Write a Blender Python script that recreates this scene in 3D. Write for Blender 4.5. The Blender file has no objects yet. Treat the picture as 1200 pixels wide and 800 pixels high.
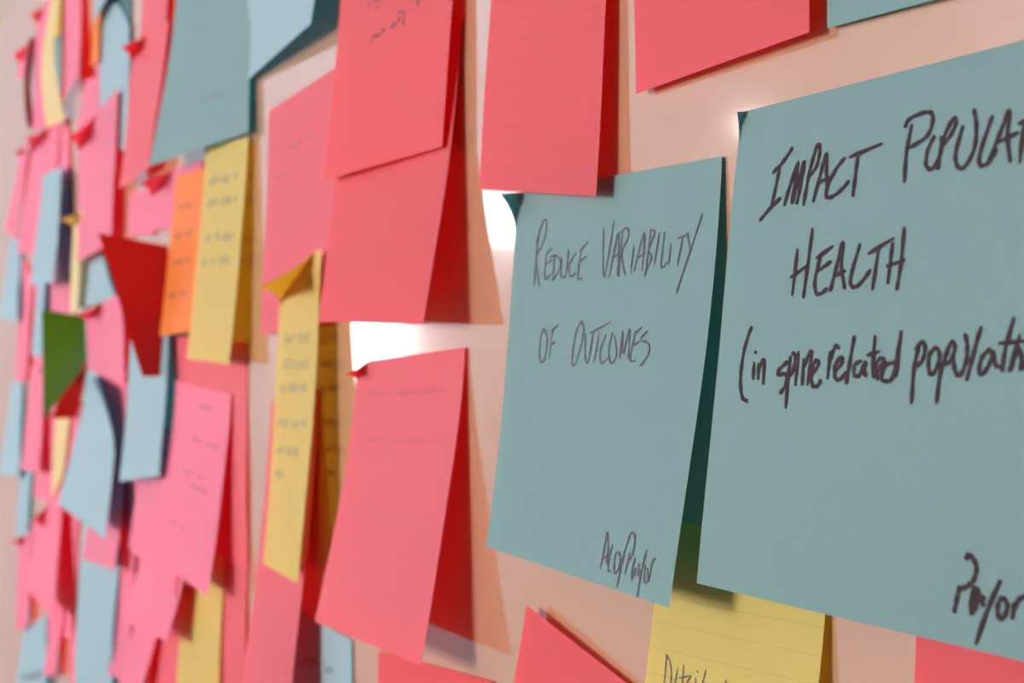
import bpy, math, random
from mathutils import Vector, Matrix

random.seed(7)
scene = bpy.context.scene
COL = scene.collection

# ------------------------------------------------------------------ camera
F_PX = 1693.0                       # focal length in pixels of the 1200x800 frame
THETA = math.radians(27.3)          # angle between the optical axis and the board
CAM_D = 0.1405                      # distance of the lens from the board
CAM_Z = 1.45
PITCH = math.atan2(21.0, F_PX)
CAM = Vector((0.0, -CAM_D, CAM_Z))
fwd = Vector((-math.cos(THETA) * math.cos(PITCH), math.sin(THETA) * math.cos(PITCH), math.sin(PITCH)))
right = fwd.cross(Vector((0, 0, 1))).normalized()
up = right.cross(fwd).normalized()
cam_data = bpy.data.cameras.new('camera')
cam = bpy.data.objects.new('camera', cam_data)
COL.objects.link(cam)
rot = Matrix((right, up, -fwd)).transposed()
cam.matrix_world = Matrix.Translation(CAM) @ rot.to_4x4()
cam_data.sensor_width = 36.0
cam_data.lens = F_PX / 1200.0 * 36.0
cam_data.clip_start = 0.005
cam_data.clip_end = 60.0
cam_data.dof.use_dof = True
cam_data.dof.focus_distance = 0.235
cam_data.dof.aperture_fstop = cam_data.lens / 1.9       # a phone lens about 1.9 mm wide
scene.camera = cam

# ------------------------------------------------------------------ view, world, lights
scene.view_settings.view_transform = 'Standard'
scene.view_settings.look = 'None'
scene.view_settings.gamma = 1.0
scene.view_settings.use_curve_mapping = False
scene.view_settings.exposure = 0.08

world = bpy.data.worlds.new('world')
scene.world = world
world.use_nodes = True
bgn = world.node_tree.nodes['Background']
bgn.inputs[0].default_value = (0.75, 0.85, 1.0, 1)
bgn.inputs[1].default_value = 0.4

KEY_STRENGTH = 56.0                 # daylight pane across the room
FILL_STRENGTH = 14.0               # added fill panel under the ceiling
LAMP_STRENGTH = 30.0                # wall lamps

# ------------------------------------------------------------------ helpers
def mesh_obj(name, verts, faces, mat=None, parent=None, smooth=False, uvs=None):
    me = bpy.data.meshes.new(name)
    me.from_pydata([tuple(v) for v in verts], [], faces)
    if uvs is not None:
        uvl = me.uv_layers.new(name='UVMap')
        for li, lp in enumerate(me.loops):
            uvl.data[li].uv = uvs[lp.vertex_index]
    if smooth:
        for p in me.polygons:
            p.use_smooth = True
    me.update()
    o = bpy.data.objects.new(name, me)
    COL.objects.link(o)
    if mat:
        me.materials.append(mat)
    if parent:
        o.parent = parent
    return o

def box_data(x0, x1, y0, y1, z0, z1, off=0):
    v = [(x0, y0, z0), (x1, y0, z0), (x1, y1, z0), (x0, y1, z0), (x0, y0, z1), (x1, y0, z1), (x1, y1, z1), (x0, y1, z1)]
    f = [(0, 3, 2, 1), (4, 5, 6, 7), (0, 1, 5, 4), (1, 2, 6, 5), (2, 3, 7, 6), (3, 0, 4, 7)]
    return v, [tuple(i + off for i in q) for q in f]

def boxes(name, lst, mat, parent=None):
    V, Fc = [], []
    for b in lst:
        v, f = box_data(*b, off=len(V))
        V += v
        Fc += f
    return mesh_obj(name, V, Fc, mat, parent)

def structure(o, label, cat='structure'):
    o['kind'] = 'structure'
    o['label'] = label
    o['category'] = cat
    return o

def nodes_of(mat):
    mat.use_nodes = True
    nt = mat.node_tree
    nt.nodes.clear()
    return nt

def plain(name, col, rough=0.6, emit=None, strength=0.0, noise=0.0, nscale=20.0):
    m = bpy.data.materials.new(name)
    nt = nodes_of(m)
    out = nt.nodes.new('ShaderNodeOutputMaterial')
    b = nt.nodes.new('ShaderNodeBsdfPrincipled')
    b.inputs['Base Color'].default_value = (*col, 1)
    b.inputs['Roughness'].default_value = rough
    b.inputs['Specular IOR Level'].default_value = 0.05 if rough == 0.9 else 0.5
    if emit:
        b.inputs['Emission Color'].default_value = (*emit, 1)
        b.inputs['Emission Strength'].default_value = strength
    if noise > 0:
        tc = nt.nodes.new('ShaderNodeTexCoord')
        n = nt.nodes.new('ShaderNodeTexNoise')
        n.inputs['Scale'].default_value = nscale
        n.inputs['Detail'].default_value = 6
        mx = nt.nodes.new('ShaderNodeMix')
        mx.data_type = 'RGBA'
        mx.blend_type = 'MULTIPLY'
        mx.inputs[0].default_value = noise
        mx.inputs[6].default_value = (*col, 1)
        nt.links.new(tc.outputs['Object'], n.inputs['Vector'])
        nt.links.new(n.outputs['Fac'], mx.inputs[7])
        nt.links.new(mx.outputs[2], b.inputs['Base Color'])
    nt.links.new(b.outputs[0], out.inputs[0])
    return m

def paper(name, col, glow, trans=0.46, lines=None):
    """matte paper: grain, a soft grazing sheen, light passing through the sheet; ruled print in note UV."""
    m = bpy.data.materials.new(name)
    nt = nodes_of(m)
    N, L = nt.nodes.new, nt.links.new
    out = N('ShaderNodeOutputMaterial')
    b = N('ShaderNodeBsdfPrincipled')
    b.inputs['Roughness'].default_value = 0.55
    b.inputs['IOR'].default_value = 1.37
    tr = N('ShaderNodeBsdfTranslucent')
    tr.inputs[0].default_value = (*glow, 1)
    mix = N('ShaderNodeMixShader')
    mix.inputs[0].default_value = trans
    tc = N('ShaderNodeTexCoord')
    n1 = N('ShaderNodeTexNoise')
    n1.inputs['Scale'].default_value = 2200.0
    n1.inputs['Detail'].default_value = 5.0
    n1.inputs['Roughness'].default_value = 0.7
    L(tc.outputs['Object'], n1.inputs['Vector'])
    rmp = N('ShaderNodeMapRange')
    rmp.inputs[1].default_value = 0.3
    rmp.inputs[2].default_value = 0.7
    rmp.inputs[3].default_value = 0.95
    rmp.inputs[4].default_value = 1.04
    L(n1.outputs['Fac'], rmp.inputs[0])
    mul = N('ShaderNodeVectorMath')
    mul.operation = 'SCALE'
    mul.inputs[0].default_value = col
    L(rmp.outputs[0], mul.inputs['Scale'])
    colour = mul.outputs[0]
    if lines:
        count, lcol, first = lines
        uv = N('ShaderNodeUVMap')
        uv.uv_map = 'UVMap'
        sep = N('ShaderNodeSeparateXYZ')
        L(uv.outputs[0], sep.inputs[0])
        ml = N('ShaderNodeMath'); ml.operation = 'MULTIPLY'; ml.inputs[1].default_value = count
        L(sep.outputs['Y'], ml.inputs[0])
        fr = N('ShaderNodeMath'); fr.operation = 'FRACT'
        L(ml.outputs[0], fr.inputs[0])
        lt = N('ShaderNodeMath'); lt.operation = 'LESS_THAN'; lt.inputs[1].default_value = 0.045
        L(fr.outputs[0], lt.inputs[0])
        gt = N('ShaderNodeMath'); gt.operation = 'LESS_THAN'; gt.inputs[1].default_value = first
        L(sep.outputs['Y'], gt.inputs[0])
        an = N('ShaderNodeMath'); an.operation = 'MULTIPLY'
        L(lt.outputs[0], an.inputs[0]); L(gt.outputs[0], an.inputs[1])
        mx = N('ShaderNodeMix'); mx.data_type = 'RGBA'
        mx.inputs[7].default_value = (*lcol, 1)
        L(an.outputs[0], mx.inputs[0]); L(colour, mx.inputs[6])
        colour = mx.outputs[2]
    L(colour, b.inputs['Base Color'])
    bp = N('ShaderNodeBump')
    bp.inputs['Strength'].default_value = 0.12
    bp.inputs['Distance'].default_value = 0.0002
    L(n1.outputs['Fac'], bp.inputs['Height'])
    L(bp.outputs[0], b.inputs['Normal'])
    L(b.outputs[0], mix.inputs[1]); L(tr.outputs[0], mix.inputs[2])
    L(mix.outputs[0], out.inputs[0])
    return m

PINK, PINK_G = (0.82, 0.150, 0.195), (0.95, 0.008, 0.012)
CORAL, CORAL_G = (0.79, 0.108, 0.130), (0.95, 0.006, 0.008)
M = {
    'pink': paper('pink_paper', PINK, PINK_G),
    'coral': paper('coral_paper', CORAL, CORAL_G),
    'coral_ruled': paper('coral_ruled_paper', CORAL, CORAL_G, lines=(17, (0.72, 0.092, 0.12), 0.95)),
    'rose': paper('rose_sheen_paper', (0.88, 0.24, 0.38), (0.95, 0.012, 0.03)),  # rose shade, lightened to carry part of the far notes' grazing sheen
    'red': paper('shaded_pink_paper', (0.60, 0.035, 0.03), (0.68, 0.011, 0.010), trans=0.42),  # pink sheets seen from their shaded side; shade and backlight are in the colour
    'gap_shade': paper('gap_shade_paper', (0.30, 0.015, 0.03), (0.3, 0.005, 0.01), trans=0.2),  # dark colour takes the place of a shaded gap between notes
    'teal': paper('teal_paper', (0.25, 0.42, 0.425), (0.01, 0.20, 0.23)),
    'sky': paper('sky_sheen_paper', (0.42, 0.62, 0.70), (0.03, 0.22, 0.32)),  # pale blue with some grazing sheen put into the colour
    'yellow': paper('yellow_paper', (0.72, 0.60, 0.16), (0.75, 0.38, 0.01)),
    'yellow_ruled': paper('yellow_ruled_paper', (0.71, 0.61, 0.16), (0.75, 0.42, 0.01), lines=(16, (0.60, 0.49, 0.14), 0.97)),
    'cream': paper('cream_paper', (0.86, 0.74, 0.36), (0.7, 0.45, 0.05)),
    'teal_shade': paper('teal_shade_paper', (0.012, 0.11, 0.125), (0.01, 0.10, 0.12), trans=0.2),  # arch of shade above the blue note, painted as a dark sheet
    'orange': paper('orange_paper', (0.95, 0.27, 0.04), (0.95, 0.15, 0.005)),
    'green': paper('green_paper', (0.05, 0.16, 0.01), (0.16, 0.42, 0.01), trans=0.4),
}
INK = plain('black_ink', (0.055, 0.036, 0.044), 0.9, noise=0.3, nscale=300)
INK_THIN = plain('grey_ink', (0.13, 0.12, 0.14), 0.9, noise=0.3, nscale=300)
INK_FAINT = plain('faint_pencil', (0.58, 0.09, 0.13), 0.7, noise=0.3, nscale=300)
INK_OLIVE = plain('pencil_on_yellow', (0.42, 0.33, 0.11), 0.7, noise=0.3, nscale=300)
INK_BROWN = plain('pencil_on_orange', (0.5, 0.12, 0.03), 0.7, noise=0.3, nscale=300)
INK_BLUE = plain('pencil_on_blue', (0.14, 0.22, 0.25), 0.7, noise=0.3, nscale=300)

# ------------------------------------------------------------------ room
board_mat = bpy.data.materials.new('glossy_beige_laminate')
nt = nodes_of(board_mat)
o_ = nt.nodes.new('ShaderNodeOutputMaterial')
b_ = nt.nodes.new('ShaderNodeBsdfPrincipled')
b_.inputs['Roughness'].default_value = 0.075
b_.inputs['IOR'].default_value = 1.72
tc_ = nt.nodes.new('ShaderNodeTexCoord')
n_ = nt.nodes.new('ShaderNodeTexNoise')
n_.inputs['Scale'].default_value = 14.0
n_.inputs['Detail'].default_value = 4.0
r_ = nt.nodes.new('ShaderNodeValToRGB')
r_.color_ramp.elements[0].position = 0.3
r_.color_ramp.elements[0].color = (0.360, 0.200, 0.124, 1)
r_.color_ramp.elements[1].position = 0.7
r_.color_ramp.elements[1].color = (0.372, 0.207, 0.129, 1)
nt.links.new(tc_.outputs['Object'], n_.inputs['Vector'])
nt.links.new(n_.outputs['Fac'], r_.inputs[0])
nt.links.new(r_.outputs[0], b_.inputs['Base Color'])
nt.links.new(b_.outputs[0], o_.inputs[0])

wall_mat = plain('beige_wall_paint', (0.30, 0.23, 0.18), 0.8, noise=0.15, nscale=60)
dark_wall = plain('brown_wall_paint', (0.20, 0.14, 0.11), 0.8, noise=0.15, nscale=60)
cool_wall = plain('pale_end_wall_paint', (0.78, 0.80, 0.95), 0.8, noise=0.06, nscale=12)
ceil_mat = plain('ceiling_paint', (0.42, 0.39, 0.37), 0.9, noise=0.1, nscale=30)
floor_mat = plain('grey_carpet', (0.16, 0.14, 0.13), 0.95, noise=0.5, nscale=300)
white_mat = plain('white_window_frame', (0.7, 0.7, 0.68), 0.4, noise=0.05)
pane_key = plain('daylight_pane', (0.8, 0.8, 0.8), 0.2, (1.0, 0.95, 0.91), KEY_STRENGTH)
lamp_mat = plain('lit_lamp_shade', (0.8, 0.8, 0.8), 0.3, (1.0, 0.98, 0.98), LAMP_STRENGTH)
fill_mat = plain('fill_diffuser', (0.8, 0.8, 0.8), 0.4, (0.74, 0.86, 1.0), FILL_STRENGTH)

X0, X1, Y0, Y1, ZC = -3.2, 3.0, -5.0, 0.02, 2.75
structure(boxes('wall_back', [(X0, X1, Y1, Y1 + 0.1, 0, ZC)], wall_mat), 'beige wall behind the glossy board', 'wall')
structure(boxes('floor', [(X0, X1, Y0, Y1, -0.1, 0)], floor_mat), 'dark grey carpet floor of the room', 'floor')
structure(boxes('ceiling', [(X0, X1, Y0, Y1, ZC, ZC + 0.1)], ceil_mat), 'pale flat ceiling of the room', 'ceiling')
structure(boxes('wall_right', [(X1, X1 + 0.1, Y0, Y1, 0, ZC)], dark_wall), 'brown wall at the near end of the room', 'wall')
structure(boxes('wall_left', [(X0 - 0.1, X0, Y0, Y1, 0, ZC)], cool_wall), 'pale lilac-white wall at the far end of the room', 'wall')

def wall_with_holes(name, pos, a0, a1, holes, mat, label):
    """wall slab along x with rectangular openings (lo, hi, z0, z1)."""
    rects, cur = [], a0
    for (h0, h1, z0, z1) in sorted(holes):
        rects += [(cur, h0, 0, ZC), (h0, h1, 0, z0), (h0, h1, z1, ZC)]
        cur = h1
    rects.append((cur, a1, 0, ZC))
    return structure(boxes(name, [(p, q, pos - 0.1, pos, z0, z1) for (p, q, z0, z1) in rects], mat), label, 'wall')

def window(name, pos, h, pane, label, bars=1):
    a0, a1, z0, z1 = h
    t = 0.05
    def bx(p, q, d0, d1, z0, z1):
        return (p, q, pos + d0, pos + d1, z0, z1)
    fr = boxes(name, [bx(a0, a1, -0.08, 0.01, z0, z0 + t), bx(a0, a1, -0.08, 0.01, z1 - t, z1),
                      bx(a0, a0 + t, -0.08, 0.01, z0 + t, z1 - t), bx(a1 - t, a1, -0.08, 0.01, z0 + t, z1 - t)], white_mat)
    structure(fr, label, 'window')
    w = (a1 - a0 - 2 * t) / (bars + 1)
    for i in range(bars + 1):
        p = a0 + t + i * w
        boxes('pane', [bx(p + 0.012, p + w - 0.012, -0.06, -0.05, z0 + t, z1 - t)], pane, fr)
        if i:
            boxes('mullion', [bx(p - 0.012, p + 0.012, -0.07, 0.0, z0 + t, z1 - t)], white_mat, fr)
    return fr

KEYW = (-3.0, -1.5, 1.1, 2.5)
wall_with_holes('wall_front', Y0, X0, X1, [KEYW], wall_mat, 'beige wall across the room with one window')
window('window_1', Y0, KEYW, pane_key, 'white framed window across from the board')

def fill_panel(x, y, w, l, label):
    e = bpy.data.objects.new('ceiling_fill', None)
    COL.objects.link(e)
    e.location = (x, y, ZC)
    t = 0.03
    boxes('frame', [(-l / 2, l / 2, -w / 2, -w / 2 + t, -0.05, 0), (-l / 2, l / 2, w / 2 - t, w / 2, -0.05, 0),
                    (-l / 2, -l / 2 + t, -w / 2 + t, w / 2 - t, -0.05, 0), (l / 2 - t, l / 2, -w / 2 + t, w / 2 - t, -0.05, 0)], white_mat, e)
    boxes('fill_panel_diffuser', [(-l / 2 + t, l / 2 - t, -w / 2 + t, w / 2 - t, -0.045, -0.03)], fill_mat, e)
    e['label'] = label
    e['category'] = 'added fill light'
    return e

fill_panel(-2.5, -1.3, 0.6, 1.0, 'long added fill panel under the ceiling near the pale end wall')  # unseen panel added to brighten and cool the end wall and far notes

def wall_lamp(y, z, w, h, label):
    e = bpy.data.objects.new('wall_lamp', None)
    COL.objects.link(e)
    e.location = (X0, y, z)
    boxes('backplate', [(0, 0.015, -w / 2 - 0.02, w / 2 + 0.02, -h / 2 - 0.02, h / 2 + 0.02)], white_mat, e)
    V, Fc = [], []
    n = 12
    for k, zz in enumerate((-h / 2, -h / 2 + 0.02, h / 2 - 0.02, h / 2)):
        r = 0.07 if k in (1, 2) else 0.055
        for i in range(n + 1):
            t = math.pi * i / n
            V.append((0.015 + r * math.sin(t), -w / 2 * math.cos(t) * (1.0 if k in (1, 2) else 0.9), zz))
    for k in range(3):
        for i in range(n):
            q = k * (n + 1) + i
            Fc.append((q, q + 1, q + n + 2, q + n + 1))
    Fc.append(tuple(range(n, -1, -1)))
    Fc.append(tuple(range(3 * (n + 1), 4 * (n + 1))))
    mesh_obj('shade', V, Fc, lamp_mat, e)
    e['label'] = label
    e['category'] = 'wall lamp'
    e['group'] = 'wall lamps on the end wall'
    return e

wall_lamp(-1.115, 1.487, 0.14, 0.13, 'lowest half-round lit lamp on the pale end wall')
wall_lamp(-1.47, 1.793, 0.14, 0.09, 'middle half-round lit lamp on the pale end wall')
wall_lamp(-2.235, 2.08, 0.035, 0.045, 'highest half-round lit lamp on the pale end wall')

# the board: one long glossy sheet whose top edge runs a hand above the lens
BOARD_TOP = CAM_Z + 0.228
board = boxes('display_board', [(-4.5, 0.9, 0.0, 0.018, 0.75, BOARD_TOP)], board_mat)
board['label'] = 'long glossy beige board covered with sticky notes'
board['category'] = 'board'

# ------------------------------------------------------------------ sticky notes
def ray(px, py):
    return (fwd * F_PX + right * (px - 600.0) + up * (400.0 - py)).normalized()

def hit(px, py, d):
    """point d metres in front of the board along the photograph's line of sight."""
    r = ray(px, py)
    t = (-d - CAM.y) / r.y
    return CAM + r * t

def project(p):
    q = p - CAM
    w = q.dot(fwd)
    return 600.0 + F_PX * q.dot(right) / w, 400.0 - F_PX * q.dot(up) / w

def solve_d(px, py, xw):
    lo, hi = 0.0003, 0.05
    for _ in range(40):
        m = 0.5 * (lo + hi)
        if hit(px, py, m).x < xw:      # moving off the board brings the point towards the lens (+x)
            lo = m
        else:
            hi = m
    return 0.5 * (lo + hi)

class Sheet:
    def __init__(self, corners, d, curl=(), bulge=0.0, power=1.35, wave=0.0, phase=0.0, crown=0.0, drop=0.7):
        self.drop = drop
        tl, tr, br, bl = corners
        dl = [None if q is None else q / 1000.0 for q in d]
        pt = [hit(*tl, dl[0]), hit(*tr, dl[1])]
        if dl[2] is None:
            dl[2] = solve_d(*br, pt[1].x)
        if dl[3] is None:
            dl[3] = solve_d(*bl, pt[0].x)
        pt += [hit(*br, dl[2]), hit(*bl, dl[3])]
        self.p, self.d = pt, dl
        self.curl, self.bulge, self.power = curl, bulge / 1000.0, power
        self.crown = crown / 1000.0
        self.wave, self.phase = wave / 1000.0, phase

    def at(self, u, v):
        (a, b, c, e), (da, db, dc, de) = self.p, self.d
        for (cu, cv, ru, rv, amt) in self.curl:
            t = 1.0 - (abs(u - cu) / ru + abs(v - cv) / rv)
            if t > 0 and cu == 0:
                uf, vf = u + 0.8 * ru * t ** 1.2, v + self.drop * rv * t ** 1.2
                break
        else:
            uf, vf = u, v
        x = (a.x * (1 - uf) + b.x * uf) * (1 - vf) + (e.x * (1 - uf) + c.x * uf) * vf
        z = (a.z * (1 - u) + b.z * u) * (1 - vf) + (e.z * (1 - u) + c.z * u) * vf
        z += self.crown * math.sin(math.pi * min(max(u, 0), 1)) * (1 - v)
        s = max(v, 0.0) ** self.power
        d = (da * (1 - u) + db * u) * (1 - s) + (de * (1 - u) + dc * u) * s
        d += self.bulge * math.sin(math.pi * min(max(v, 0), 1))
        d += self.wave * math.sin(math.pi * 2 * (v * 0.9 + u * 0.35) + self.phase) * min(max(v, 0) * 2, 1)
        for (cu, cv, ru, rv, amt) in self.curl:
            t = 1.0 - (abs(u - cu) / ru + abs(v - cv) / rv)
            if t > 0:
                d += amt / 1000.0 * t ** 1.6
        return Vector((x, -max(d, 0.0002), z))

    def normal(self, u, v, e=0.004):
        du = self.at(u + e, v) - self.at(u - e, v)
        dv = self.at(u, v + e) - self.at(u, v - e)
        n = dv.cross(du)
        n.normalize()
        if n.dot(CAM - self.at(u, v)) < 0:
            n = -n
        return n

    def uv(self, px, py):
        u, v = 0.5, 0.5
        for _ in range(14):
            x, y = project(self.at(u, v))
            e = 0.002
            xu, yu = project(self.at(u + e, v))
            xv, yv = project(self.at(u, v + e))
            a, b, c, d = (xu - x) / e, (xv - x) / e, (yu - y) / e, (yv - y) / e
            det = a * d - b * c
            if abs(det) < 1e-9:
                break
            ex, ey = px - x, py - y
            u += max(-0.4, min(0.4, (d * ex - b * ey) / det))
            v += max(-0.4, min(0.4, (-c * ex + a * ey) / det))
            u = max(-0.2, min(1.2, u)); v = max(-0.05, min(1.2, v))
        return u, v

NOTES = {}

def note(key, mat, corners, d, label, tip=None, curl=(), bulge=0.0, power=1.35, wave=0.25, nx=18, ny=22, crown=0.0, name='sticky_note'):
    if corners[0][0] < 150 and power > 1.0:   # the crowded far notes stand further off the board
        d = [None if q is None else q * 1.4 for q in d]
    if tip:                                   # a top left corner rolled forward: (where the tip ends, share of width, share of height)
        (tx, ty), (rx, ry) = corners[0], corners[1]
        foot = tx + 0.8 * tip[1] * (rx - tx)
        p0 = hit(foot, ty, d[0] / 1000.0)
        step = foot - project(p0 + Vector((0, -0.001, 0)))[0]
        curl = [(0, 0, tip[1], tip[2], (foot - tip[0]) / step)] + list(curl)
    sh = Sheet(corners, d, curl, bulge, power, wave, random.uniform(0, 6.28), crown, tip[3] if tip and len(tip) > 3 else 0.7)
    gu, gv = (1.9, 1.5) if curl and curl[0][0] == 0 else (1.0, 1.0)
    V, UV, Fc = [], [], []
    for j in range(ny + 1):
        for i in range(nx + 1):
            u, v = (i / nx) ** gu, (j / ny) ** gv
            V.append(sh.at(u, v))
            UV.append((u, 1 - v))
    base = Vector(((sh.p[0].x + sh.p[1].x) / 2, -(sh.d[0] + sh.d[1]) / 2, (sh.p[0].z + sh.p[1].z) / 2))
    V = [q - base for q in V]
    for j in range(ny):
        for i in range(nx):
            a = j * (nx + 1) + i
            Fc.append((a, a + nx + 1, a + nx + 2, a + 1))
    o = mesh_obj(name, V, Fc, M[mat], smooth=True, uvs=UV)
    o.location = base
    o['label'] = label
    o['category'] = 'sticky note'
    o['group'] = 'sticky notes on the board'
    NOTES[key] = (o, sh, base)
    return o

def smooth_line(pts, n=5):
    if len(pts) < 3:
        a, b = pts[0], pts[-1]
        return [(a[0] + (b[0] - a[0]) * k / 4, a[1] + (b[1] - a[1]) * k / 4) for k in range(5)]
    P = [pts[0]] + list(pts) + [pts[-1]]
    res = []
    for i in range(1, len(P) - 2):
        p0, p1, p2, p3 = P[i - 1], P[i], P[i + 1], P[i + 2]
        for k in range(n):
            t = k / n
            res.append(tuple(0.5 * (2 * p1[c] + (p2[c] - p0[c]) * t + (2 * p0[c] - 5 * p1[c] + 4 * p2[c] - p3[c]) * t * t
                                    + (3 * p1[c] - p0[c] - 3 * p2[c] + p3[c]) * t ** 3) for c in (0, 1)))
    res.append(tuple(pts[-1]))
    return res

def ink_ribbons(key, lines_uv, width, mat, name='handwriting', lift=0.00012):
    """flat ink strokes lying on the sheet; lines given in sheet coordinates."""
    o, sh, base = NOTES[key]
    V, Fc = [], []
    for ln in lines_uv:
        pts = [sh.at(u, v) + sh.normal(u, v) * lift for u, v in ln]
        nrm = [sh.normal(u, v) for u, v in ln]
        n = len(pts)
        s = len(V)
        for i in range(n):
            t = (pts[min(i + 1, n - 1)] - pts[max(i - 1, 0)])
            if t.length < 1e-9:
                t = Vector((1, 0, 0))
            t.normalize()
            side = t.cross(nrm[i]).normalized()
            w = width * (0.62 if i in (0, n - 1) else 1.0) * (0.9 + 0.2 * math.sin(i * 1.7 + s)) / 2
            V.append(pts[i] - side * w - base)
            V.append(pts[i] + side * w - base)
        for i in range(n - 1):
            a = s + 2 * i
            Fc.append((a, a + 1, a + 3, a + 2))
    if V:
        return mesh_obj(name, V, Fc, mat, o)

def write(key, x0, y0, sc, strokes, width, mat, label=None):
    """strokes traced in an enlargement of the photograph whose corner is (x0, y0) and scale sc."""
    sh = NOTES[key][1]
    L = []
    for st in strokes:
        pp = smooth_line(st)
        L.append([sh.uv(x0 + x / sc, y0 + y / sc) for x, y in pp])
    h = ink_ribbons(key, L, width, mat)
    if label:
        h['label'] = label
    return h

def scribble(key, rows, width, mat, h=0.02):
    """rows of small unreadable pencil writing: (u0, u1, v)."""
    for (u0, u1, v) in rows:
        L = []
        u = u0
        while u < u1:
            wl = min(random.uniform(0.12, 0.3), u1 - u)
            pts, x, k = [], u, 0
            while x <= u + wl:
                pts.append((x, v + (h if k % 2 else -h) * random.uniform(0.3, 1.0)))
                x += random.uniform(0.018, 0.04)
                k += 1
            if len(pts) > 2:
                L.append(smooth_line(pts, 3))
            u += wl + random.uniform(0.04, 0.08)
        if L:
            ink_ribbons(key, L, width, mat)


# ---- near notes, right of the picture
note('impact', 'teal', [(871, 131), (1290, 24), (1262, 790), (818, 683)], (0.8, 0.8, None, None),
     'large teal note reading IMPACT POPULATION HEALTH, nearest at the right', tip=(865, .012, .07, 0.05), power=0.85, nx=20, ny=24)
note('reduce', 'teal', [(606, 226), (846, 183), (785, 712), (570, 640)], (0.6, 0.6, None, None),
     'teal note reading REDUCE VARIABILITY OF OUTCOMES with curled top left corner', tip=(588, .03, .11, 0.08), nx=20, ny=24)
note('corner_teal', 'teal', [(972, -565), (1330, -700), (1325, -62), (969, 33)], (0.5, 0.5, 2, 1.2),
     'blank teal note at the top edge above IMPACT, only its lower edge showing')
note('top_ruled', 'coral_ruled', [(728, -370), (944, -470), (950, 38), (745, 110)], (0.5, 0.5, 2.6, 2.0),
     'coral ruled note at the top, tilted upward above the gap between the teal notes')
note('mid_ruled', 'coral_ruled', [(584, -190), (722, -245), (697, 230), (562, 222)], (0.6, 0.9, 4.2, 3.0),
     'coral ruled note hanging just above the note reading REDUCE VARIABILITY')
note('query', 'coral', [(408, -170), (546, -215), (517, 172), (381, 211)], (1.4, 1.2, 4.6, 6.5),
     'coral note with dark scrawl ending in a question mark, overlapping another coral note')
note('under_query', 'coral', [(404, 60), (541, 20), (497, 380), (372, 377)], (0.6, 0.6, None, None),
     'plain coral note hanging below the scrawled coral note, its lower right corner lifted')
note('faint_left', 'pink', [(315, 130), (404, 72), (379, 380), (306, 392)], (0.4, 0.4, 2.6, 2.0),
     'pink note with faint writing behind the curled yellow strip')
note('curled_yellow', 'yellow', [(329, 308), (376, 292), (350, 683), (308, 660)], (4.5, 4.0, 11, 10),
     'narrow yellow note with list of writing and top corner curled forward', tip=(306, .9, .14), ny=24)
note('lone_pink', 'pink', [(419, 424), (545, 407), (492, 780), (370, 728)], (0.6, 0.6, None, None),
     'pink note left of REDUCE VARIABILITY, curled red corner, leaning off the board', tip=(407, .11, .07), ny=24)
note('bottom_coral', 'coral', [(443, 763), (577, 798), (560, 1170), (425, 1100)], (0.6, 0.6, 8, 8),
     'coral note at the bottom edge below the leaning pink note')
note('triangle', 'coral', [(617, 709), (835, 878), (770, 1250), (545, 1120)], (2.5, 0.6, 5, 6),
     'coral note turned diagonally, its corner pointing up below REDUCE VARIABILITY')
note('detail', 'yellow_ruled', [(776, 607), (972, 636), (915, 1180), (715, 1085)], (0.4, 0.4, 8, 6),
     'yellow ruled note reading Detail, tucked under the two teal notes')
note('corner_coral', 'coral', [(1074, 700), (1420, 690), (1390, 1400), (1045, 1300)], (0.4, 0.4, 6, 5),
     'coral note in the bottom right corner under the note reading Payor')
note('bottom_blue', 'sky', [(318, 700), (412, 750), (411, 1020), (312, 980)], (0.5, 0.5, 2, 2),
     'pale blue note at the bottom edge left of the tan gap, partly in shadow')
note('column_pink', 'pink', [(318, 470), (373, 455), (338, 840), (281, 815)], (0.6, 0.6, 9.5, None),
     'tall pink note below and behind the curled yellow strip')
# ---- second band
note('strip_yellow', 'yellow', [(241, 172), (291, 160), (268, 427), (219, 420)], (3.0, 2.0, 7, 8),
     'yellow note with four lines of writing beside the orange note', wave=0.1)
note('orange', 'orange', [(206, 207), (250, 194), (236, 386), (186, 394)], (1.8, 2.0, 5, 6.5),
     'orange note tucked behind the left edge of the yellow note')
note('standing_shaded', 'red', [(115, 273), (197, 288), (197, 441), (167, 441)], (28, 1.5, 1.5, 10.5),
     'pink note coloured dark red for its shade, standing out from the board left of the orange note', wave=0.1, power=1.0)
note('big_blue', 'teal', [(210, -40), (297, -70), (290, 155), (175, 195)], (1.0, 0.5, 3, None),
     'large grey-blue note at the top left, above the yellow and orange notes')
note('back_blue', 'sky', [(294, -90), (384, -150), (365, 28), (286, 97)], (0.4, 2.5, 8, 2.2),
     'blue note behind the large grey-blue one, casting a dark shadow')
note('small_pink_curl', 'rose', [(180, 205), (237, 188), (230, 260), (172, 272)], (0.8, 0.6, 0.9, 1.2),
     'small pink note with red curled corner just under the large grey-blue note', tip=(167, .45, .4))
note('small_pink_back', 'rose', [(153, 226), (186, 220), (180, 275), (149, 276)], (0.4, 0.4, 1, 1),
     'small pink scrap above the standing shaded pink note')
note('upper_pink', 'pink', [(172, -120), (208, -138), (192, 60), (163, 62)], (0.5, 0.5, 3, 3),
     'pink note at the top edge beside the large grey-blue note')
note('tip_pink', 'pink', [(156, 50), (198, 25), (174, 196), (140, 222)], (3.2, 3.2, 6, 6),
     'long pink note with red curled tip left of the large grey-blue note', tip=(144, .4, .14))
note('arch_blue', 'sky', [(117, 24), (152, 30), (149, 178), (116, 165)], (1.0, 1.0, 1.2, 1.2),
     'pale blue note with an arched top edge near the top left', crown=9.0)
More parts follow.
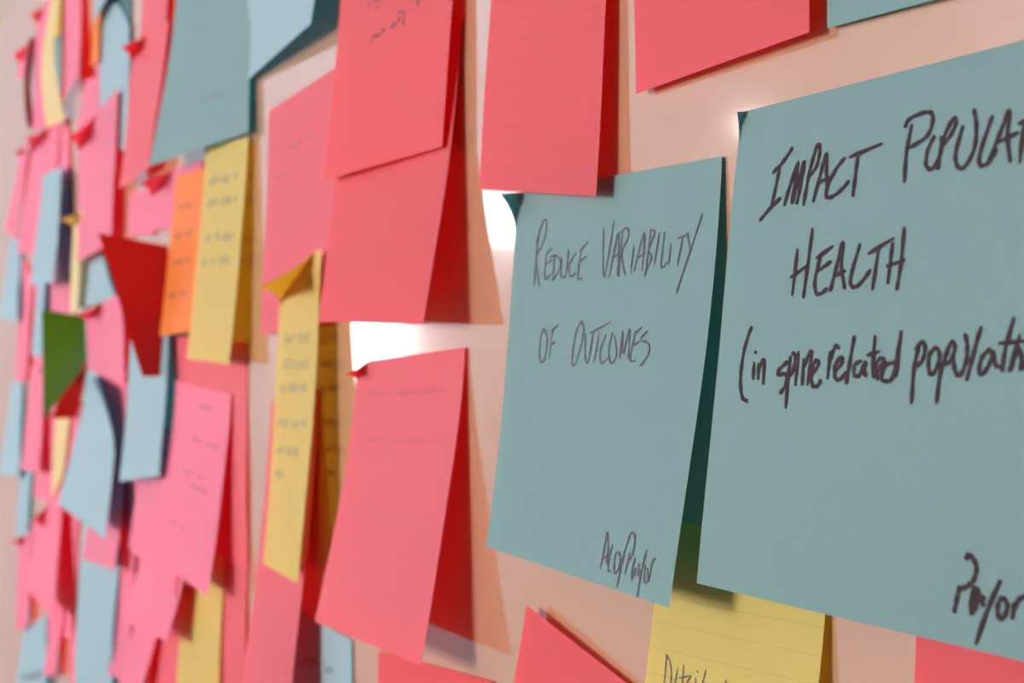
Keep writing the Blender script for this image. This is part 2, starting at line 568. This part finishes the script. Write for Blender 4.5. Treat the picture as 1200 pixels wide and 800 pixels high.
note('arch_blue_top', 'sky', [(114, -150), (130, -160), (126, -4), (110, 27)], (2, 2, 4, 4),
     'pale blue sliver at the top edge left of the dark teal arch of shade')
note('arch_shade', 'teal_shade', [(116, -110), (158, -130), (151, 60), (113, 60)], (0.5, 0.5, 0.6, 0.6),
     'dark teal sheet in place of the arch of shade behind the pale blue note at the top')
note('orange_sliver', 'orange', [(110, -90), (122, -96), (116, 72), (106, 78)], (2, 2, 2, 2),
     'thin orange sliver at the top beside the arch-shaded blue note')
note('shaded_sliver', 'red', [(92, -45), (101, -45), (109, 90), (100, 95)], (9, 3, 1, 5),
     'standing pink note edge coloured dark red for its shade, left of the orange sliver', power=1.0)
note('top_pink', 'rose', [(73, -60), (97, -70), (92, 86), (71, 122)], (0.6, 0.6, 3, 4),
     'pink note at the top edge right of the bent cream note')
note('wedge_pink', 'rose', [(99, 98), (118, 68), (116, 150), (90, 150)], (0.6, 0.6, 1.2, 1.2),
     'pink wedge below the thin orange sliver')
note('cream', 'cream', [(62, -8), (70, -12), (76, 140), (55, 149)], (6, 4, 5, 8),
     'pale cream note bent like a ribbon near the top left', bulge=4.0, power=1.0)
note('olive', 'yellow', [(59, -70), (71, -74), (70, 42), (60, 44)], (0.8, 0.8, 1.5, 1.5),
     'olive-yellow scrap at the top behind the bent cream note')
note('grey_scrap', 'teal', [(58, 42), (71, 38), (71, 140), (58, 145)], (0.5, 0.5, 0.8, 0.8),
     'grey-green scrap right of the bent cream note')
note('far_top_pink', 'rose', [(43, 16), (64, -12), (58, 150), (38, 152)], (0.8, 0.8, 2, 2),
     'pink note with red tip behind the bent cream note, far top left', tip=(35, .35, .1))
note('far_tip', 'rose', [(23, 60), (38, 42), (26, 92), (20, 92)], (2, 1, 5, 5),
     'tiny pink corner with red tip, highest at the far left edge', tip=(15, .6, .5))
note('gap_shade', 'gap_shade', [(34, 46), (42, 42), (41, 152), (33, 150)], (4, 0.6, 0.6, 5),
     'dark red sheet in place of the shaded gap at the far left under the red tips', bulge=2.5, power=1.0)
note('tip_pink_two', 'rose', [(91, 158), (138, 103), (130, 284), (91, 308)], (3.0, 2.4, 4, 4),
     'pink note with large red curled tip below the bent cream note', tip=(83, .5, .14))
note('left_pink', 'rose', [(38, 160), (70, 144), (60, 300), (20, 296)], (1.4, 1.0, 3, 3),
     'pink note with curled red tip directly under the bent cream note', tip=(32, .7, .16))
note('left_pink_side', 'rose', [(58, 148), (80, 138), (84, 300), (56, 310)], (0.6, 0.6, 1.2, 1.2),
     'pink note behind the slim pale blue strip at the left')
note('far_pink', 'rose', [(24, 176), (33, 166), (19, 283), (6, 268)], (1.5, 1.2, 3, 3.6),
     'narrow pink note at the far left edge above the outermost blue note', tip=(18, .5, .08))
note('slim_blue', 'sky', [(50, 205), (72, 195), (62, 331), (35, 334)], (4.5, 4, 8, 9),
     'slim pale blue note tilted over pink notes at the left')
note('slim_blue_low', 'sky', [(44, 328), (53, 326), (48, 418), (36, 416)], (2.5, 2.5, 4, 4),
     'narrow pale blue strip left of the green note')
note('far_blue', 'sky', [(12, 272), (24, 280), (19, 377), (-3, 372)], (1.0, 1.0, 4, 5),
     'upper of two pale blue notes at the far left edge')
note('far_blue_low', 'sky', [(12, 447), (26, 445), (21, 558), (-1, 556)], (1.0, 1.0, 4, 5),
     'lower of two pale blue notes at the far left edge')
note('far_pink_strip', 'rose', [(26, 300), (38, 325), (30, 448), (17, 446)], (0.8, 0.8, 2, 2),
     'narrow pink note between the two far left blue notes')
note('far_pink_low', 'rose', [(36, 428), (51, 440), (46, 553), (24, 550)], (3, 3, 5, 6),
     'bright pink narrow note right of the lower far left blue note')
note('back_pink', 'rose', [(40, 305), (86, 292), (86, 440), (40, 432)], (0.4, 0.4, 0.6, 0.6),
     'pink note flat behind the green note')
note('green', 'green', [(49, 362), (99, 371), (102, 425), (51, 492)], (20, 1, 1, 19),
     'dark green note standing out from the board at the left', power=1.0, wave=0.1)
note('backlit_flap', 'red', [(84, 428), (103, 427), (90, 490), (60, 490)], (7, 1, 1, 13),
     'orange-red flap of a pink note with backlit tone in its colour, just under the green note', power=1.0)
note('mid_pink', 'rose', [(100, 362), (141, 344), (147, 456), (103, 432)], (1.8, 1.5, 3, 3),
     'pink note with red curled corner left of the standing shaded pink note', tip=(89, .55, .2))
note('mid_blue', 'sky', [(95, 306), (118, 294), (136, 352), (92, 360)], (0.8, 0.8, 1.2, 1.2),
     'pale blue scrap between two pink notes left of the standing shaded pink note')
note('cream_sliver', 'cream', [(86, 250), (97, 247), (89, 367), (82, 366)], (3.5, 3.5, 4, 4),
     'thin cream sliver with mustard tip above the green note', tip=(69, .8, .14))
note('hang_blue', 'sky', [(154, 380), (197, 384), (187, 558), (140, 564)], (3.5, 3.5, 8, 8),
     'grey-blue note hanging under the standing shaded pink note')
note('curved_blue', 'sky', [(103, 430), (138, 446), (122, 631), (68, 590)], (1.5, 1.0, 11, 11),
     'pale blue note with sharply curved right edge below the green note', curl=[(1, 0, .8, .5, 11)], ny=20)
note('shade_pink', 'rose', [(114, 440), (162, 432), (158, 680), (118, 670)], (0.4, 0.4, 0.8, 0.8),
     'shadowed pink note behind the curved pale blue note')
note('broad_pink', 'rose', [(206, 446), (271, 462), (242, 698), (178, 655)], (1.6, 1.0, None, None),
     'broad pink note with faint writing below the orange and yellow notes')
note('broad_pink_side', 'rose', [(168, 500), (216, 508), (204, 700), (150, 640)], (1.0, 1.0, 8, 8),
     'pink note beneath the hanging grey-blue note')
note('step_pink', 'rose', [(176, 590), (232, 605), (194, 751), (146, 728)], (2.5, 2.5, 11, 11),
     'pink note stepping down below the broad pink note')
note('low_pink', 'rose', [(168, 690), (197, 690), (156, 832), (128, 832)], (0.8, 0.8, 8, 8),
     'lowest pink note of the stepped row at the bottom edge')
note('side_pink', 'pink', [(198, 394), (289, 400), (290, 660), (240, 660)], (0.4, 0.4, 0.8, 0.8),
     'pink note behind the broad pink note, edging the tan board strip')
note('side_pink_low', 'pink', [(246, 645), (291, 625), (284, 880), (240, 880)], (0.4, 0.4, 1.2, 1.2),
     'pink note between the low yellow note and the tall pink note')
note('low_yellow', 'yellow', [(214, 640), (263, 650), (252, 880), (204, 870)], (1.2, 1.0, 3, 4),
     'yellow note at the bottom edge, its top shaded by the broad pink note')
note('low_red', 'pink', [(180, 710), (214, 690), (208, 900), (172, 900)], (0.4, 0.4, 0.8, 0.8),
     'shadowed red-pink note left of the low yellow note')
note('long_blue', 'sky', [(97, 600), (142, 640), (131, 835), (88, 830)], (0.8, 0.8, 3, 4),
     'long pale blue note at the lower left, behind the small pink corner', bulge=1.5)
note('corner_pink', 'rose', [(114, 520), (148, 530), (134, 667), (95, 655)], (0.8, 0.8, 5.5, 6.5),
     'small pink corner poking out over the long pale blue note')
note('slot_pink', 'rose', [(130, 645), (158, 655), (148, 800), (126, 790)], (0.6, 0.6, 1.5, 4),
     'pink note right of the long pale blue note at the lower left')
note('tip_pink_low', 'rose', [(38, 597), (72, 583), (61, 725), (33, 692)], (2.5, 3.5, 9, 8),
     'pink note with red curled tip at the lower left', tip=(26, .6, .13))
note('tip_pink_low_side', 'rose', [(21, 628), (37, 620), (31, 735), (18, 738)], (1.2, 1.2, 3, 3.5),
     'pink note with small red tip, lowest at the far left edge', tip=(9, .5, .08))
note('back_pink_low', 'rose', [(58, 590), (92, 604), (85, 748), (56, 742)], (0.5, 0.5, 1.0, 1.0),
     'shadowed red-pink note left of the long pale blue note')
note('low_blue', 'sky', [(27, 735), (54, 722), (52, 870), (8, 870)], (1.0, 1.0, 4, 5),
     'pale blue note in the lower left corner with dark pen marks')
note('thin_blue', 'sky', [(23, 550), (37, 546), (31, 628), (18, 628)], (0.8, 0.8, 1.5, 1.5),
     'thin pale blue strip under the bright pink narrow note')
note('fill_pink', 'rose', [(50, 478), (94, 470), (82, 602), (38, 580)], (0.6, 0.6, 1.2, 1.5),
     'pink note under the orange-red flap, left of the curved pale blue note')
note('cream_low', 'cream', [(65, 488), (82, 488), (73, 560), (60, 582)], (1.6, 1.6, 2, 2),
     'thin cream streak under the orange-red flap')
note('low_sliver', 'rose', [(60, 705), (76, 700), (64, 792), (51, 792)], (1.5, 1.5, 3, 3),
     'narrow pink sliver right of the blue note in the lower left corner')
note('low_sliver_side', 'rose', [(82, 730), (93, 742), (101, 870), (80, 870)], (0.5, 0.5, 1, 1),
     'pink strip at the bottom edge beside the long pale blue note')

# ------------------------------------------------------------------ handwriting
W1 = 0.00068
write('impact', 880, 120, 3.334, [
    [(165, 175), (128, 230), (85, 278)], [(115, 245), (98, 330), (80, 410)], [(35, 462), (75, 415), (118, 372)],
    [(130, 405), (155, 320), (185, 235), (172, 320), (160, 395), (185, 310), (210, 230), (195, 320), (178, 400)],
    [(205, 405), (222, 310), (240, 230), (262, 165), (270, 190), (257, 250), (230, 285)],
    [(243, 390), (270, 290), (295, 200), (296, 280), (300, 345)], [(258, 318), (310, 290)],
    [(370, 215), (330, 265), (295, 345), (305, 373), (345, 350), (385, 305)],
    [(385, 215), (515, 160)], [(420, 205), (408, 290), (398, 370)]], W1, INK, 'word IMPACT in black pen')
write('impact', 880, 120, 3.334, [
    [(602, 100), (620, 65), (690, 38), (712, 60), (690, 130), (620, 178)], [(630, 85), (608, 200), (600, 315)],
    [(720, 128), (692, 185), (685, 245), (712, 258), (742, 195), (745, 130)],
    [(730, 265), (750, 150), (790, 65), (802, 80), (780, 130), (745, 172)],
    [(830, 90), (802, 190), (805, 245), (832, 255), (870, 190), (882, 100), (872, 25)],
    [(945, 50), (898, 190), (895, 245), (930, 235), (962, 180)],
    [(928, 238), (970, 130), (1010, 30), (1003, 130), (1015, 235)], [(960, 160), (1050, 115)],
    [(1045, 85), (1110, 55)], [(1068, 78), (1050, 240)],
    [(1135, 50), (1112, 230)], [(1180, 60), (1150, 130), (1150, 220), (1185, 190), (1205, 100), (1180, 60)],
    [(1215, 215), (1240, 40), (1250, 200), (1285, 20)]], W1, INK, 'word POPULATION in black pen')
write('impact', 880, 120, 3.334, [
    [(183, 570), (162, 755)], [(242, 490), (225, 620), (205, 765)], [(155, 685), (225, 635)],
    [(275, 590), (250, 700), (262, 750), (302, 725)], [(255, 610), (322, 560)], [(262, 660), (315, 620)],
    [(310, 740), (335, 640), (360, 545), (354, 640), (368, 730)], [(322, 682), (372, 655)],
    [(428, 550), (392, 675), (395, 718), (425, 710), (470, 652)],
    [(458, 592), (560, 530)], [(500, 570), (475, 735)],
    [(555, 545), (535, 710)], [(600, 485), (588, 620), (570, 735)], [(530, 640), (605, 615)]], W1, INK, 'word HEALTH in black pen')
write('impact', 860, 360, 3.529, [
    [(75, 78), (45, 170), (28, 290), (35, 370), (57, 388)],
    [(85, 225), (80, 300)], [(93, 180), (89, 192)], [(105, 228), (100, 300)], [(105, 255), (126, 215), (122, 320)],
    [(225, 222), (185, 262), (188, 280), (216, 275), (215, 320), (190, 358)],
    [(235, 200), (225, 300), (215, 420)], [(240, 190), (256, 200), (246, 260), (228, 285)],
    [(268, 180), (255, 325)], [(290, 210), (283, 325)], [(288, 250), (322, 180), (305, 325)],
    [(312, 290), (350, 238), (340, 220), (320, 260), (325, 320), (345, 326), (362, 298)]], W1, INK, 'words in spine in black pen')
write('impact', 860, 360, 3.529, [
    [(400, 180), (388, 298)], [(395, 230), (420, 162), (437, 172)],
    [(415, 270), (450, 225), (440, 208), (418, 245), (420, 290), (440, 298), (468, 265)],
    [(500, 115), (478, 240), (465, 320)],
    [(530, 220), (500, 240), (500, 280), (520, 280), (545, 225), (540, 275), (553, 280)],
    [(585, 115), (575, 260), (587, 292)], [(550, 200), (605, 182)],
    [(590, 270), (622, 225), (607, 210), (585, 250), (597, 302)],
    [(665, 228), (630, 240), (610, 290), (630, 305), (660, 280), (695, 95)], [(692, 95), (672, 290)]], W1, INK, 'word related in black pen')
write('impact', 860, 360, 3.529, [
    [(765, 160), (745, 260), (735, 400)], [(750, 180), (775, 145), (792, 165), (780, 220), (750, 245)],
    [(835, 165), (808, 200), (808, 265), (825, 275), (850, 220), (847, 178), (830, 165)],
    [(885, 180), (855, 270), (838, 400)], [(870, 210), (900, 145), (915, 165), (900, 215), (870, 240)],
    [(905, 200), (915, 260), (935, 282), (962, 220), (965, 150), (955, 108)],
    [(1025, 78), (1000, 160), (962, 305)],
    [(1062, 170), (1025, 210), (1015, 268), (1035, 270), (1065, 215), (1070, 180), (1085, 240), (1107, 245)],
    [(1160, 40), (1122, 180), (1110, 270)], [(1095, 150), (1230, 138)],
    [(1185, 110), (1140, 268), (1175, 172), (1190, 215), (1185, 265)],
    [(1215, 175), (1205, 262)], [(1260, 170), (1235, 215), (1250, 260), (1278, 210), (1260, 170)],
    [(1295, 260), (1310, 170), (1335, 180), (1330, 258)], [(1370, 60), (1395, 180), (1360, 320)]], W1, INK, 'word population in black pen')
write('impact', 1100, 630, 5.33, [
    [(172, 138), (185, 106), (215, 130), (238, 190), (220, 262), (180, 302), (138, 318)], [(135, 295), (115, 380), (98, 470)],
    [(232, 300), (208, 370), (205, 470), (235, 420), (252, 350), (235, 310)], [(225, 330), (216, 440)], [(240, 340), (222, 440)],
    [(288, 362), (272, 395), (285, 430)], [(388, 262), (310, 440), (232, 665)],
    [(402, 368), (370, 420), (378, 500), (410, 490), (430, 420), (402, 368)],
    [(475, 400), (460, 510)], [(468, 445), (500, 388), (545, 362)]], 0.00072, INK, 'word Payor in black pen')
W2 = 0.00038
write('reduce', 600, 240, 4, [
    [(112, 190), (135, 110), (152, 72), (165, 85), (150, 170), (112, 240)], [(128, 130), (112, 270), (105, 375)], [(112, 242), (120, 320), (132, 385)],
    [(162, 232), (155, 345), (185, 325)], [(160, 232), (192, 203)], [(160, 280), (190, 255)],
    [(203, 228), (190, 355)], [(180, 245), (215, 240), (227, 290), (190, 358)],
    [(235, 240), (230, 330), (250, 335), (262, 260), (266, 205)],
    [(300, 228), (270, 280), (275, 335), (302, 318)],
    [(325, 212), (310, 342), (332, 340)], [(318, 218), (360, 172)], [(315, 270), (352, 240)]], W2, INK_THIN, 'word REDUCE in thin pen')
write('reduce', 600, 240, 4, [
    [(430, 110), (432, 340), (480, 70)],
    [(455, 345), (500, 130), (495, 335)], [(470, 250), (512, 222)],
    [(518, 130), (500, 335)], [(510, 130), (540, 108), (547, 150), (515, 225), (532, 330)],
    [(572, 190), (557, 325)], [(572, 312), (622, 130), (610, 310)], [(585, 250), (628, 225)],
    [(652, 118), (625, 340)], [(650, 118), (670, 130), (642, 210), (655, 250), (620, 332)],
    [(692, 130), (667, 290)], [(716, 128), (700, 278), (712, 290), (727, 268)], [(747, 180), (735, 280)],
    [(775, 158), (832, 138)], [(802, 150), (775, 288)],
    [(822, 128), (837, 212)], [(895, 38), (835, 220), (770, 415)]], W2, INK_THIN, 'word VARIABILITY in thin pen')
write('reduce', 600, 240, 4, [
    [(152, 578), (135, 620), (130, 720), (150, 732), (166, 640), (152, 578)], [(192, 580), (175, 722)], [(185, 590), (222, 558)], [(180, 660), (207, 640)],
    [(330, 543), (300, 600), (282, 730), (295, 748), (325, 660), (337, 580), (325, 543)],
    [(345, 600), (345, 720), (360, 730), (382, 598)], [(365, 602), (465, 548)], [(412, 588), (385, 742)],
    [(442, 608), (415, 680), (420, 742), (452, 718)], [(472, 598), (455, 680), (465, 742), (492, 700), (480, 610)],
    [(505, 722), (520, 590), (522, 700), (552, 578), (545, 727)],
    [(582, 588), (555, 722), (582, 730)], [(575, 602), (612, 573)], [(565, 660), (602, 638)],
    [(638, 588), (605, 630), (642, 652), (640, 700), (602, 757)]], W2, INK_THIN, 'words OF OUTCOMES in thin pen')
write('reduce', 690, 610, 8, [
    [(108, 452), (150, 250), (175, 108), (182, 250), (165, 405)], [(118, 368), (192, 318)],
    [(228, 225), (195, 330), (185, 462), (212, 475)],
    [(265, 288), (240, 380), (245, 492), (285, 440), (297, 330), (265, 288)],
    [(400, 108), (340, 280), (265, 622)],
    [(388, 290), (340, 502)], [(400, 103), (432, 140), (430, 230), (400, 340), (362, 372)],
    [(438, 345), (410, 450), (405, 555), (440, 440), (430, 520)],
    [(472, 398), (465, 512), (492, 455)], [(545, 268), (490, 500), (455, 722)],
    [(532, 408), (520, 562), (552, 560), (552, 438)], [(560, 572), (602, 378), (632, 358)]], 0.00044, INK_THIN, 'words ACO/Payor in thin pen')
write('detail', 760, 740, 6, [
    [(130, 160), (112, 370)], [(122, 155), (155, 220), (162, 330), (140, 410)],
    [(205, 260), (185, 380)], [(250, 230), (238, 390)], [(215, 325), (302, 308)], [(300, 310), (270, 365), (300, 385)],
    [(335, 320), (330, 385)], [(343, 272), (353, 288)], [(407, 265), (375, 390)], [(550, 335), (535, 400)]], 0.0003, INK_THIN, 'word Detail in thin pen')
write('query', 400, 0, 10, [
    [(350, 512), (385, 410), (400, 440), (425, 400), (440, 440)], [(462, 405), (495, 335), (505, 385)],
    [(580, 328), (640, 275), (600, 285), (580, 330)], [(660, 260), (700, 200)], [(668, 190), (690, 140), (745, 150), (735, 220), (730, 295)],
    [(320, 115), (335, 5)], [(405, 105), (450, 5), (385, 10)], [(895, 95), (905, -60)], [(905, 60), (912, -60)]], 0.0005, INK_THIN, 'dark scrawl with question mark')
scribble('lone_pink', [(0.15, 0.85, 0.13), (0.2, 0.75, 0.30)], 0.0003, INK_FAINT, 0.018)
scribble('curled_yellow', [(0.2, 0.85, 0.26), (0.2, 0.85, 0.345), (0.15, 0.8, 0.42), (0.15, 0.85, 0.53), (0.15, 0.7, 0.62), (0.15, 0.4, 0.70)], 0.0011, INK_OLIVE, 0.019)
scribble('strip_yellow', [(0.15, 0.8, 0.17), (0.15, 0.85, 0.27), (0.2, 0.9, 0.43), (0.15, 0.9, 0.54)], 0.0012, INK_OLIVE, 0.026)
scribble('orange', [(0.15, 0.6, 0.20), (0.15, 0.6, 0.38), (0.15, 0.6, 0.55), (0.15, 0.6, 0.75)], 0.0011, INK_BROWN, 0.022)
scribble('broad_pink', [(0.45, 0.75, 0.10), (0.4, 0.9, 0.28), (0.35, 0.7, 0.46), (0.5, 0.9, 0.52), (0.2, 0.5, 0.75)], 0.0007, INK_FAINT, 0.012)
scribble('big_blue', [(0.3, 0.6, 0.22), (0.3, 0.55, 0.35), (0.5, 0.8, 0.75)], 0.0007, INK_BLUE, 0.014)
scribble('faint_left', [(0.3, 0.7, 0.22), (0.15, 0.5, 0.32)], 0.0006, INK_FAINT, 0.012)
scribble('bottom_blue', [(0.45, 0.8, 0.18)], 0.0005, INK_THIN, 0.02)
scribble('low_blue', [(0.2, 0.9, 0.45), (0.1, 0.8, 0.62)], 0.0014, INK_THIN, 0.04)

if __name__ == '__main__':
    for k, (o, sh, b) in NOTES.items():
        a, c, e, g = sh.p
        print('%-18s w %5.1f/%5.1f h %5.1f/%5.1f mm  d %s' % (k, (a - c).length * 1e3, (g - e).length * 1e3, (a - g).length * 1e3, (c - e).length * 1e3,
              ' '.join('%.1f' % (q * 1e3) for q in sh.d)))
